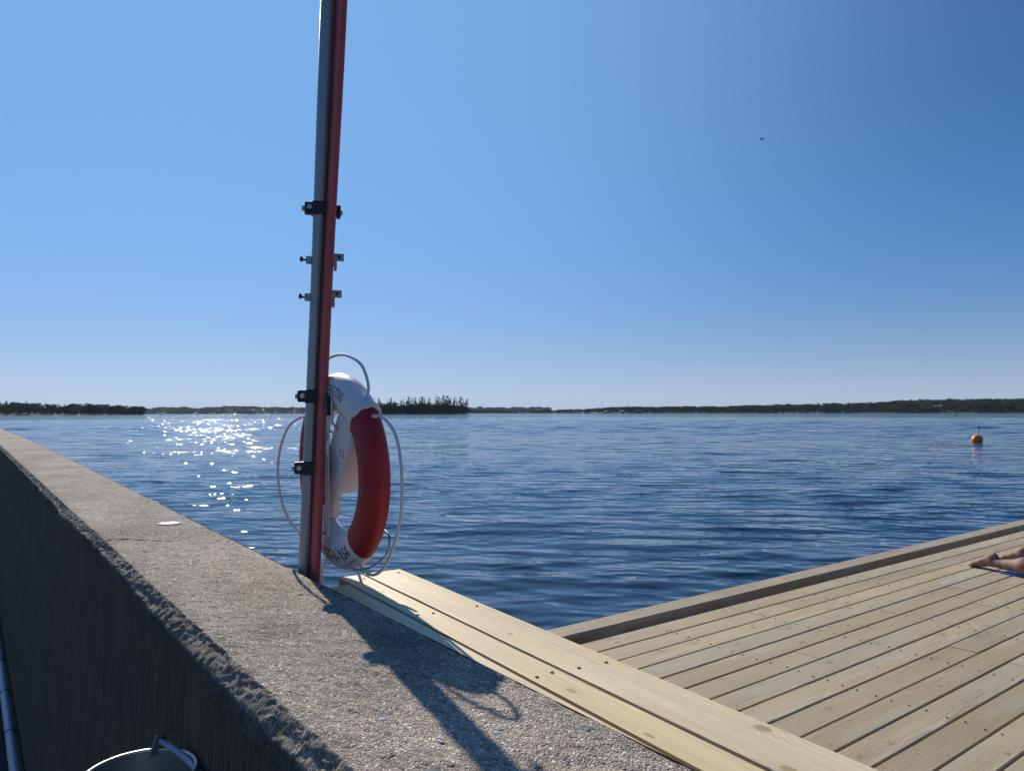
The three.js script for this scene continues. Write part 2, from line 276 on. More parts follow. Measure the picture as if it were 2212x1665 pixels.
const beamMats = [0, 1].map((k) => { const t = woodTex(2048, 96, 4.2, 0.12, 600 + k * 31, { ...deckTone, base: [0.40, 0.305, 0.20], greyed: [0.41, 0.35, 0.265], knots: 3.5 }); return new THREE.MeshStandardMaterial({ map: t, bumpMap: t, bumpScale: 0.0012, roughness: 0.75 }); });
const endGrain = mat([0.22, 0.16, 0.09], 0.9);
// board lying flat, length along x from x0 to x1, z0..z1 across, top at y = 0; eased edges
function board(x0, x1, z0, z1, th, ch, texLen, u0, zClip) {
  const ring = (x) => { const a = zClip ? Math.min(z1, zClip(x)) : z1; return [[z0, -ch], [z0 + ch * 0.35, -ch * 0.3], [z0 + ch, 0], [a - ch, 0], [a - ch * 0.35, -ch * 0.3], [a, -ch], [a, -th], [z0, -th]]; };
  const xs = zClip ? Array.from({ length: 25 }, (_, k) => lerp(x0, x1, k / 24)) : [x0, x1], p = [], u = [], id = [], W = z1 - z0;
  xs.forEach((x) => ring(x).concat([ring(x)[0]]).forEach(([z, y], k) => { p.push(x, y, z); u.push((x - x0) / texLen + u0, k < 6 ? 0.02 + 0.96 * (z - z0) / W : k === 6 ? 0.86 : k === 7 ? 0.2 : 0.02); }));
  for (let s = 0; s + 1 < xs.length; s++) for (let k = 0; k < 8; k++) { const a = s * 9 + k, b = a + 1, c = a + 9, e = c + 1; id.push(a, c, b, b, c, e); }
  const cap = (s, flip) => { const o = p.length / 3; ring(xs[s]).forEach(([z, y]) => { p.push(xs[s], y, z); u.push(u0 + (y + th) * 0.2, 0.3 + 0.2 * (z - z0) / W); }); for (let k = 1; k < 7; k++) flip ? id.push(o, o + k, o + k + 1) : id.push(o, o + k + 1, o + k); };
  cap(0, false); cap(xs.length - 1, true);
  const g = new THREE.BufferGeometry(); g.setAttribute('position', new THREE.Float32BufferAttribute(p, 3)); g.setAttribute('uv', new THREE.Float32BufferAttribute(u, 2)); g.setIndex(id);
  return toCreasedNormals(g, R(14));
}
const DECK = EYE - 1.06, BENCH = EYE - 0.62, screwMat = mat([0.05, 0.045, 0.04], 0.6, { metalness: 0.4 });
{ // bathing jetty: local x runs out along the boards, local z comes back from the water edge
  const deck = thing('wooden_jetty', 'wooden bathing jetty of long pale boards with a raised edge beam', 'jetty', [0, DECK, 0], R(36.7));
  const edges = [2.5385, 2.4084, 2.2749, 2.1488, 2.02, 1.8923, 1.7657, 1.6363, 1.5115, 1.3855, 1.2633, 1.1428, 1.0206, 0.9064]; while (edges.length < 24) edges.push(edges[edges.length - 1] - 0.124);
  const joints = { 0: [5.15], 1: [3.61], 2: [6.7], 3: [3.59, 7.4], 4: [4.81], 5: [2.97, 6.9], 6: [4.5], 7: [2.65, 6.2], 8: [3.59], 9: [5.6], 10: [3.556], 11: [6.4], 12: [4.9], 13: [3.9] };
  const rd = rng(41), joist = []; for (let x = 2.15; x < 11; x += 0.6) joist.push(x); const screws = [];
  const dot = new THREE.CylinderGeometry(0.0034, 0.0034, 0.003, 7);
  const START = 1.86, END = 10.6;
  for (let k = 0; k + 1 < edges.length; k++) {
    const z0 = -edges[k] + 0.0045, z1 = -edges[k + 1] - 0.0045, xs = [START + (k > 16 ? -0.6 : 0), ...(joints[k] || [3.2 + 5 * rd()]), END];
    for (let s = 0; s + 1 < xs.length; s++) { const o = part('plank', board(xs[s] + 0.0012, xs[s + 1] - 0.0012, z0, z1, 0.028, 0.0028, 4.2, rd()), deckMats[Math.floor(rd() * 7)], deck); o.position.y = (rd() - 0.5) * 0.0022; }
    for (const x of joist) for (const f of [0.2, 0.8]) screws.push(dot.clone().translate(x + (rd() - 0.5) * 0.02, 0.0016, lerp(z0, z1, f) + (rd() - 0.5) * 0.008));
  }
  const sc = part('screws', plain(screws), screwMat, deck); sc.userData.kind = 'stuff';
  // raised beam along the water, in two lengths
  const beamTop = 0.021; let bx = [[2.0, 4.42], [4.423, 8.1], [8.103, 10.6]];
  bx.forEach(([a, b], k) => part('edge_beam', board(a, b, -2.743, -2.617, 0.13, 0.003, 4.2, 0.13 * k + 0.05).translate(0, beamTop, 0), beamMats[k % 2], deck));
  for (const x of [1.95, 4.4, 7.0, 9.6]) part('joist', box(0.07, 0.16, 3.1, x + 0.25, -0.112, -1.062), endGrain, deck);
  for (const [x, z] of [[2.3, -2.5], [4.6, -2.5], [7.2, -2.5], [9.8, -2.5], [4.6, 0.2], [7.2, 0.2]]) part('pile', new THREE.CylinderGeometry(0.09, 0.09, 1.6, 14).translate(x, -0.98, z), endGrain, deck);
}
{ // bench planks beside the wall: local x towards the viewer, local z towards the wall
  const bench = thing('bench', 'new yellow timber bench of three planks along the lake side of the concrete wall', 'bench', [0, BENCH, 0], R(-56.7));
  const wallZ = (s) => -(0.9235 + 0.0474 * (s + 0.838)) - 0.010;   // lake edge of the wall in this frame
  part('plank', board(-2.705, 0.62, -1.2395, -1.0885, 0.034, 0.0016, 3.6, 0.0), benchMats[0], bench);
  part('plank', board(-2.695, 0.62, -1.0760, -0.9850, 0.034, 0.0016, 3.6, 0.35), benchMats[1], bench);
  part('plank', board(-2.56, -0.1, -0.9725, -0.8775, 0.034, 0.0016, 3.6, 0.7, (s) => Math.min(-0.8785, wallZ(s))), benchMats[2], bench);
  const sg = new THREE.CylinderGeometry(0.0046, 0.0046, 0.003, 10), rb = rng(3);
  for (const x of [-2.62, -2.05, -1.42, -0.8, -0.2, 0.4]) for (const z of [-1.205, -1.12, -1.055, -1.005]) { if (rb() < 0.25) continue; const o = part('screw', sg, mat([0.10, 0.06, 0.03], 0.8), bench, [x + (rb() - 0.5) * 0.05, 0.0008, z + (rb() - 0.5) * 0.008]); o.scale.set(1, 1, 1); }
  for (const x of [-2.55, -1.42, -0.2, 0.45]) part('bearer', box(0.06, 0.12, x < -1 ? 0.30 : 0.22, x, -0.0955, x < -1 ? -1.06 : -1.10), endGrain, bench);
  for (const x of [-1.42, -0.2]) part('leg', box(0.07, BENCH - DECK - 0.156, 0.07, x, -(BENCH - DECK + 0.154) / 2, -1.16), endGrain, bench);
}
console.log('timber');

// ------------------------------------------------------------------ post with the lifebuoy
const alu = new THREE.MeshStandardMaterial({ color: rgb(0.38, 0.385, 0.38), metalness: 0.7, roughness: 0.48 }), steel = new THREE.MeshStandardMaterial({ color: rgb(0.42, 0.43, 0.45), metalness: 0.9, roughness: 0.3 });
const redPaint = tex(256, 2048, (i, j) => { const x = i / 256, y = j / 2048, n = fbm(x * 6, y * 60, 71, 3), chip = noise(x * 22, y * 130, 72) > 0.93 && noise(x * 5, y * 9, 73) > 0.66, scr = noise(x * 120, y * 60, 74) > 0.94 && noise(x * 4, y * 40, 75) > 0.62; const k = 0.8 + 0.4 * n; return chip ? [0.36, 0.34, 0.33] : scr ? [0.40, 0.22, 0.2] : [0.54 * k, 0.080 * k, 0.068 * k]; });
const black = mat([0.018, 0.019, 0.021], 0.45);
const RT = R(-54.4);                                // frame of post and ring: x along the wall towards the viewer, z towards the wall
{
  const post = thing('rescue_post', 'tall aluminium post with a red painted strip standing behind the concrete wall', 'post', [-0.791, 0, -2.80], RT);
  const top = 4.2, lean = (y) => { const h = y - 1.0; return [0.011 * h, -0.0327 * h]; };   // leans slightly
  const loft = (sect, u) => { // sect(y) -> closed list of [x, z]
    const ys = [-0.9, 0.4, 0.9, 1.3, 1.7, 2.1, 2.5, 2.9, 3.3, 3.7, top], p = [], uv = [], id = []; let n = 0;
    ys.forEach((y, j) => { const s = sect(y), [lx, lz] = lean(y); n = s.length; s.concat([s[0]]).forEach(([x, z], k) => { p.push(x + lx, y, z + lz); uv.push(k / n, (y - 0.4) / 4); }); if (j) for (let k = 0; k < n; k++) { const a = (j - 1) * (n + 1) + k, b = a + 1, c = a + n + 1, e = c + 1; id.push(a, c, b, b, c, e); } });
    const g = new THREE.BufferGeometry(); g.setAttribute('position', new THREE.Float32BufferAttribute(p, 3)); g.setAttribute('uv', new THREE.Float32BufferAttribute(uv, 2)); g.setIndex(id); return toCreasedNormals(g, R(50));
  };
  const wide = (y) => 1 + 0.42 * sstep(1.9, 3.3, y);
  part('tube', loft((y) => Array.from({ length: 40 }, (_, k) => { const a = -k / 40 * 6.2832; return [0.0225 * Math.cos(a) * wide(y), 0.0225 * Math.sin(a) * wide(y) + 0.0]; })), alu, post);
  part('red_strip', loft((y) => { const o = 0.080 * (wide(y) - 1), a = 0.0345 + o, b = 0.0977 + o, c = 0.003; return [[0.012, -0.026], [b - c, -0.026], [b, -0.026 + c], [b, -0.008 - c], [b - c, -0.008], [a + c, -0.008], [a, -0.008 - c], [a, -0.018], [0.012, -0.018]].reverse(); }), new THREE.MeshStandardMaterial({ map: redPaint, roughness: 0.5 }), post);
  const at = (y) => lean(y), TW = R(71.4);           // fittings are turned: x across the post, z out towards the land
  const fit = (name, y, m, gs) => { const [x, z] = at(y); return part(name, plain(gs), m, post, [x, y, z], [0, TW, 0]); };
  const hex = (r, l, x, y, z, ax) => { const g = new THREE.CylinderGeometry(r, r, l, 6); ax === 'x' ? g.rotateZ(Math.PI / 2) : g.rotateX(Math.PI / 2); return g.translate(x, y, z); };
  for (const y of [2.393, 1.666, 1.392]) {
    const w = wide(y), c = fit('clamp', y, black, [rbox(0.056 * w, 0.052, 0.056 * w, 0.007, 0, 0, 0), rbox(0.040, 0.046, 0.036, 0.007, -0.034 * w, 0.001, -0.004), rbox(0.06, 0.046, 0.02, 0.005, 0.04 * w, 0, -0.016), rbox(0.018, 0.05, 0.03, 0.005, 0.063 * w, -0.003, -0.012)]);
    part('bolt', hex(0.010, 0.014, -0.055 * w, 0, -0.004, 'x'), steel, c); part('bolt', hex(0.010, 0.014, -0.036 * w, 0.002, 0.017, 'z'), steel, c); part('bolt', hex(0.009, 0.012, 0.072 * w, -0.006, -0.012, 'x'), steel, c);
  }
  for (const y of [2.192, 2.048]) {
    const w = wide(y), c = fit('bracket', y, alu, [new THREE.CylinderGeometry(0.0245 * w, 0.0245 * w, 0.03, 28), rbox(0.03, 0.03, 0.012, 0.003, -0.028 * w, 0, 0), rbox(0.062, 0.028, 0.006, 0.002, 0.04 * w, 0, -0.022), rbox(0.012, 0.052, 0.02, 0.003, 0.064 * w, -0.008, -0.014), rbox(0.04, 0.03, 0.005, 0.002, 0.076 * w, 0.018, -0.006)]);
    part('bolt', plain([hex(0.004, 0.024, -0.046 * w, 0, 0, 'x'), hex(0.010, 0.012, -0.058 * w, 0.002, 0, 'x')]), black, c); part('bolt', hex(0.006, 0.012, 0.078 * w, 0.018, -0.001, 'z'), black, c);
  }
  { const [x, z] = at(1.837), s = new THREE.CylinderGeometry(0.0232, 0.0232, 0.02, 24, 1, true, R(-150), R(170)); part('sticker', s.translate(x, 1.837, z), mat([0.5, 0.5, 0.52], 0.6, { side: THREE.DoubleSide }), post); }
  // wire rack that carries the ring
  part('wire_rack', plain([
    tube([[0.105, 1.665, -0.05], [0.135, 1.665, -0.045], [0.15, 1.655, -0.045], [0.152, 1.60, -0.045], [0.153, 1.565, -0.048], [0.165, 1.53, -0.075], [0.175, 1.508, -0.14], [0.16, 1.503, -0.175], [0.08, 1.503, -0.175], [0.06, 1.508, -0.15], [0.06, 1.53, -0.08], [0.075, 1.57, -0.05], [0.09, 1.64, -0.05]], 0.0042, 140, 8, false, 0.3),
    tube([[0.125, 1.64, -0.044], [0.125, 1.4, -0.044], [0.13, 1.150, -0.044], [0.16, 1.132, -0.044], [0.24, 1.085, -0.046], [0.315, 1.055, -0.07], [0.355, 1.065, -0.115], [0.375, 1.105, -0.16], [0.36, 1.165, -0.178], [0.27, 1.188, -0.182], [0.11, 1.2, -0.182], [0.09, 1.185, -0.175]], 0.0042, 160, 8, false, 0.4),
    tube([[0.10, 1.64, -0.044], [0.10, 1.4, -0.044], [0.10, 1.165, -0.044], [0.07, 1.155, -0.04]], 0.0042, 60, 8, false, 0.3),
  ]), steel, post);
  part('bracket_plate', rbox(0.05, 0.075, 0.018, 0.004, 0.112, 1.63, -0.04), black, post);
}
{ // lifebuoy; local x to the viewer along the wall, y up, z towards the wall (printed side)
  const Rr = 0.297, r = 0.073, ax = 0.051, W = 2048, H = 512;
  const cv = document.createElement('canvas'); cv.width = W; cv.height = H; const c = cv.getContext('2d');
  c.fillStyle = '#e0dcda'; c.fillRect(0, 0, W, H);
  const X = (deg) => (1 - (((deg % 360) + 360) % 360) / 360) * W;
  c.fillStyle = '#9c1a22';
  const arc = (a0, a1) => { const x0 = X(a1), x1 = X(a0); if (x0 < x1) c.fillRect(x0, 0, x1 - x0, H); else { c.fillRect(x0, 0, W - x0, H); c.fillRect(0, 0, x1, H); } };
  arc(-54, 40); arc(140, 234);
  c.strokeStyle = 'rgba(120,90,90,0.55)'; c.lineWidth = 1.3; c.beginPath(); c.moveTo(0, H * 0.25); c.lineTo(W, H * 0.25); c.stroke();
  const word = (t, deg, y, px, sx, flip, weight = 'bold') => { c.save(); c.translate(X(deg), y); if (flip) c.rotate(Math.PI); c.scale(sx, 1); c.font = `${weight} ${px}px sans-serif`; c.textAlign = 'center'; c.textBaseline = 'middle'; c.fillStyle = '#15151a'; c.fillText(t, 0, 0); c.restore(); };
  word('V\u00c4STER\u00c5S STAD', 80, H * 0.475, 60, 0.50, false);
  word('V\u00c4STER\u00c5S STAD', 80, H * 0.585, 9, 1.6, false, 'normal');
  word('TRYGG-HANSA', 273, H * 0.46, 74, 0.62, true);
  word('Din Frostad Plats', 293, H * 0.36, 15, 0.7, true);
  const rs0 = rng(19); for (let k = 0; k < 70; k++) { const x = rs0() * W, y = rs0() * H, l = 8 + rs0() * 60; c.strokeStyle = rs0() < 0.5 ? 'rgba(225,190,180,0.30)' : 'rgba(70,45,40,0.28)'; c.lineWidth = 0.6 + rs0() * 1.2; c.beginPath(); c.moveTo(x, y); c.lineTo(x + l * (rs0() - 0.5) * 2, y + l * (rs0() - 0.5)); c.stroke(); }
  for (let k = 0; k < 46; k++) { c.fillStyle = `rgba(${rs0() < 0.5 ? '120,105,90' : '200,160,150'},0.07)`; c.beginPath(); c.ellipse(rs0() * W, rs0() * H, 20 + rs0() * 90, 6 + rs0() * 26, rs0() * 3, 0, 7); c.fill(); }
  const rd = rng(15); c.fillStyle = 'rgba(90,80,75,0.35)'; for (let k = 0; k < 160; k++) c.fillRect(rd() * W, rd() * H, 1 + rd() * 3, 1 + rd() * 2);
  const map = new THREE.CanvasTexture(cv); map.colorSpace = THREE.SRGBColorSpace; map.wrapS = map.wrapT = THREE.RepeatWrapping; map.anisotropy = 8;
  const NA = 128, NB = 40, p = [], nn = [], uv = [], id = [];
  for (let i = 0; i <= NA; i++) for (let j = 0; j <= NB; j++) {
    const a = i / NA * 6.28319, b = -Math.PI / 2 + j / NB * 6.28319, cx = Math.cos(b), sz = Math.sin(b);
    p.push((Rr + r * cx) * Math.cos(a), (Rr + r * cx) * Math.sin(a), ax * sz); { const l = 1 / Math.hypot(cx / r, sz / ax); nn.push(cx / r * l * Math.cos(a), cx / r * l * Math.sin(a), sz / ax * l); } uv.push(1 - i / NA, 1 - j / NB);
    if (i < NA && j < NB) { const q = i * (NB + 1) + j, s = q + 1, t = q + NB + 1, u = t + 1; id.push(q, t, s, s, t, u); }
  }
  const g = new THREE.BufferGeometry(); g.setAttribute('position', new THREE.Float32BufferAttribute(p, 3)); g.setAttribute('normal', new THREE.Float32BufferAttribute(nn, 3)); g.setAttribute('uv', new THREE.Float32BufferAttribute(uv, 2)); g.setIndex(id);
  const buoy = thing('lifebuoy', 'red and white ring lifebuoy with grab rope hanging on the red and silver post', 'lifebuoy', [-0.652, EYE - 0.216, -2.79], RT);
  buoy.rotation.order = 'YXZ'; buoy.rotation.x = 0.035;
  part('ring', g, new THREE.MeshPhysicalMaterial({ map, roughness: 0.58, clearcoat: 0.04, clearcoatRoughness: 0.5 }), buoy);
  const white = mat([0.74, 0.71, 0.69], 0.6);
  // fabric collar sewn round the tube between white and red
  { const a = R(42), q = [], m = V(Math.cos(a), Math.sin(a), 0); for (let k = 0; k < 40; k++) { const b = k / 40 * 6.28319, rr = r + 0.0025 + 0.0018 * Math.sin(b * 5 + 1); q.push([Math.cos(a) * (Rr + rr * Math.cos(b)), Math.sin(a) * (Rr + rr * Math.cos(b)), (rr - r + ax) * Math.sin(b)]); }
    const cg = tube(q, 1, 160, 10, true), pa = cg.attributes.position, t = V(-Math.sin(a), Math.cos(a), 0); const curve = new THREE.CatmullRomCurve3(q.map((v) => V(...v)), true);
    for (let i = 0; i <= 160; i++) for (let j = 0; j <= 10; j++) { const k = i * 11 + j, o = curve.getPointAt(i / 160 % 1), d = V(pa.getX(k), pa.getY(k), pa.getZ(k)).sub(o), w = 0.016 + 0.003 * Math.sin(i * 0.31), ta = d.dot(t), rd2 = d.clone().addScaledVector(t, -ta); const f = o.addScaledVector(t, ta * w).addScaledVector(rd2, 0.0075); pa.setXYZ(k, f.x, f.y, f.z); }
    cg.computeVertexNormals(); part('collar', cg, white, buoy); }
  const rope = mat([0.70, 0.68, 0.66], 0.65), eye = mat([0.6, 0.58, 0.56], 0.5);
  const loop = (pts, rr = 0.0056) => part('grab_rope', tube(pts.map(([a, q, z]) => [Math.cos(R(a)) * q, Math.sin(R(a)) * q, z]), rr, 90, 10), rope, buoy);
  loop([[47, 0.362, 0.0], [52, 0.40, -0.01], [64, 0.435, -0.01], [80, 0.440, 0], [96, 0.435, 0.01], [112, 0.425, 0.01], [125, 0.395, 0.01], [131, 0.36, 0.01]]);
  loop([[34, 0.366, 0.0], [31, 0.395, -0.015], [20, 0.43, -0.03], [4, 0.445, -0.03], [-18, 0.448, -0.03], [-40, 0.445, -0.025], [-53, 0.435, -0.018], [-60, 0.41, -0.005], [-62, 0.366, 0.01]]);
  loop([[146, 0.364, 0.0], [150, 0.40, 0.03], [160, 0.45, 0.06], [175, 0.48, 0.08], [190, 0.485, 0.085], [205, 0.47, 0.075], [218, 0.44, 0.05], [230, 0.40, 0.025], [236, 0.362, 0.01]]);
  loop([[252, 0.362, 0.02], [250, 0.42, 0.03], [253, 0.50, 0.02], [262, 0.56, -0.05], [272, 0.55, -0.09], [279, 0.47, -0.06], [282, 0.41, -0.03], [283, 0.36, -0.02]]);
  for (const [a, z] of [[47, 0], [131, 0.01], [34, 0], [-62, 0.01], [146, 0], [236, 0.01], [252, 0.02], [283, -0.02]]) part('rope_eyelet', new THREE.SphereGeometry(0.0095, 10, 8), eye, buoy, [Math.cos(R(a)) * 0.366, Math.sin(R(a)) * 0.366, z]);
  // throw-line case standing slantwise inside the ring
  const tw = document.createElement('canvas'); tw.width = 256; tw.height = 512; const k = tw.getContext('2d'); k.fillStyle = '#dcd6d4'; k.fillRect(0, 0, 256, 512);
  k.strokeStyle = '#b02028'; k.lineWidth = 9; k.beginPath(); k.arc(176, 190, 22, 0, 7); k.stroke(); k.strokeStyle = '#e8e4e4'; k.beginPath(); k.arc(176, 190, 22, 0.5, 1.2); k.stroke(); k.beginPath(); k.arc(176, 190, 22, 3.6, 4.3); k.stroke();
  k.fillStyle = 'rgba(40,40,60,0.8)'; const rk = rng(8); for (let i = 0; i < 11; i++) { let x = 46 + rk() * 4; const y = 250 + i * 15; while (x < 190 - i * 2) { const w = 5 + rk() * 16; k.fillRect(x, y, w, 4.5); x += w + 5; } } k.fillRect(46, 440, 90, 8);
  const tm = new THREE.CanvasTexture(tw); tm.colorSpace = THREE.SRGBColorSpace;
  const cs = thing('throw_line_case', 'white plastic throw line case standing slantwise inside the lifebuoy ring', 'rescue line', [-0.652, EYE - 0.216, -2.79], RT); cs.rotation.order = 'YXZ'; cs.rotation.x = 0.035;
  const sh = new THREE.Shape(); const hw = 0.068; sh.moveTo(-hw, -0.085); sh.quadraticCurveTo(-hw, -0.12, -hw + 0.03, -0.14); sh.lineTo(hw - 0.045, -0.145); sh.quadraticCurveTo(hw - 0.01, -0.14, hw, -0.10); sh.lineTo(hw, 0.12); sh.quadraticCurveTo(hw, 0.15, hw - 0.03, 0.15); sh.lineTo(-hw + 0.03, 0.15); sh.quadraticCurveTo(-hw, 0.15, -hw, 0.12); sh.lineTo(-hw, -0.085);
  const eg = new THREE.ExtrudeGeometry(sh, { depth: 0.05, bevelEnabled: true, bevelSize: 0.012, bevelThickness: 0.016, bevelSegments: 4, curveSegments: 8 }); eg.translate(0, 0, -0.025);
  const up = eg.attributes.position, uu = eg.attributes.uv; for (let i = 0; i < up.count; i++) uu.setXY(i, clamp((up.getX(i) + 0.1) / 0.2), clamp((up.getY(i) + 0.16) / 0.32));
  const tilt = R(-37), body = part('case_body', eg, new THREE.MeshStandardMaterial({ map: tm, roughness: 0.5 }), cs, [0.048, 0.060, -0.005], [0, 0, tilt]);
  const nk = new THREE.LatheGeometry([[0, 0], [0.034, 0.0], [0.036, 0.018], [0.030, 0.045], [0.024, 0.062], [0.022, 0.085], [0.026, 0.09], [0.022, 0.1], [0.026, 0.11], [0.03, 0.16], [0, 0.16]].map((v) => new THREE.Vector2(...v)), 28);
  part('spout', nk, mat([0.66, 0.60, 0.56], 0.5), cs, [-0.134, -0.180, -0.005], [0, 0, tilt]);
}
console.log('post');

// ------------------------------------------------------------------ bucket and pipe on the dark side of the wall
{
  const zinc = new THREE.MeshStandardMaterial({ color: rgb(0.22, 0.24, 0.24), metalness: 0.35, roughness: 0.5 }), y0 = EYE - 0.869;
  const b = thing('bucket', 'galvanised metal bucket hung on the dark side of the concrete wall', 'bucket', [-0.915, y0 - 0.268, -1.822], R(-55));
  const pr = [[0, 0], [0.092, 0], [0.095, 0.004], [0.128, 0.256], [0.1265, 0.256], [0.092, 0.008], [0, 0.006]].map((v) => new THREE.Vector2(...v));
  part('pail', new THREE.LatheGeometry(pr, 48), zinc, b);
  part('rim', new THREE.TorusGeometry(0.1295, 0.0045, 10, 64).rotateX(Math.PI / 2).translate(0, 0.259, 0), new THREE.MeshStandardMaterial({ color: rgb(0.62, 0.62, 0.60), metalness: 0.7, roughness: 0.35 }), b);
  // local axes: x along the wall towards the viewer, z away from the lake
  const ear = (sx, rz) => { const s = new THREE.Shape(); s.moveTo(-0.03, -0.012); s.lineTo(0.03, -0.012); s.lineTo(0.014, 0.03); s.lineTo(-0.010, 0.034); const g = new THREE.ExtrudeGeometry(s, { depth: 0.003, bevelEnabled: true, bevelSize: 0.0015, bevelThickness: 0.001, bevelSegments: 1 }); return part('ear', g, zinc, b, [sx * 0.131 * Math.cos(rz), 0.262, 0.131 * Math.sin(rz)], [0, Math.PI / 2 - rz, 0]); };
  ear(-1, -0.5); ear(1, 0.5);
  const hp = []; for (let k = 0; k <= 16; k++) { const t = k / 16 * Math.PI; const a = 0.5 - 2.14 * k / 16; hp.push([-0.134 * Math.cos(0.5 + k / 16 * 2.14 + (k / 16)), 0.280 - 0.045 * Math.sin(t), -0.134 * Math.sin(0.5 + k / 16 * 2.14)]); }
  part('handle', tube(hp, 0.0085, 60, 10), new THREE.MeshStandardMaterial({ color: rgb(0.44, 0.48, 0.54), metalness: 0.3, roughness: 0.4 }), b);
  part('hook', plain([bar([-0.112, 0.30, -0.075], [-0.10, 0.305, -0.105], 0.003), bar([-0.112, 0.30, -0.075], [-0.114, 0.275, -0.066], 0.003)]), mat([0.12, 0.08, 0.06], 0.7, { metalness: 0.5 }), b);
}
{
  const at = (d, off, y) => { const x = nearX(d) - 0.034 - off; return [x, y, -d]; }, y = EYE - 2.92, lo = y - (WALL_TOP - 0.028);
  const line = (d) => at(d, 0.075 - lo * 0.035, y);
  const pipe = thing('conduit_pipe', 'grey blue pipe strapped along the foot of the wall at the left edge', 'pipe');
  part('pipe_run', tube([line(5.6), line(8), line(11), line(15), line(20)], 0.039, 60, 18), mat([0.36, 0.40, 0.48], 0.45), pipe);
  for (let d = 5.85; d < 16; d += 0.96) { const a = V(...line(d)), e = V(...line(d + 0.2)).sub(a).normalize(), t = new THREE.TorusGeometry(0.0405, 0.005, 6, 24); t.applyQuaternion(new THREE.Quaternion().setFromUnitVectors(V(0, 0, 1), e)); t.translate(a.x, a.y, a.z); part('strap', plain([t, bar([a.x, a.y + 0.02, a.z], [a.x + 0.1, a.y + 0.02, a.z - 0.06], 0.006)]), black, pipe); }
}

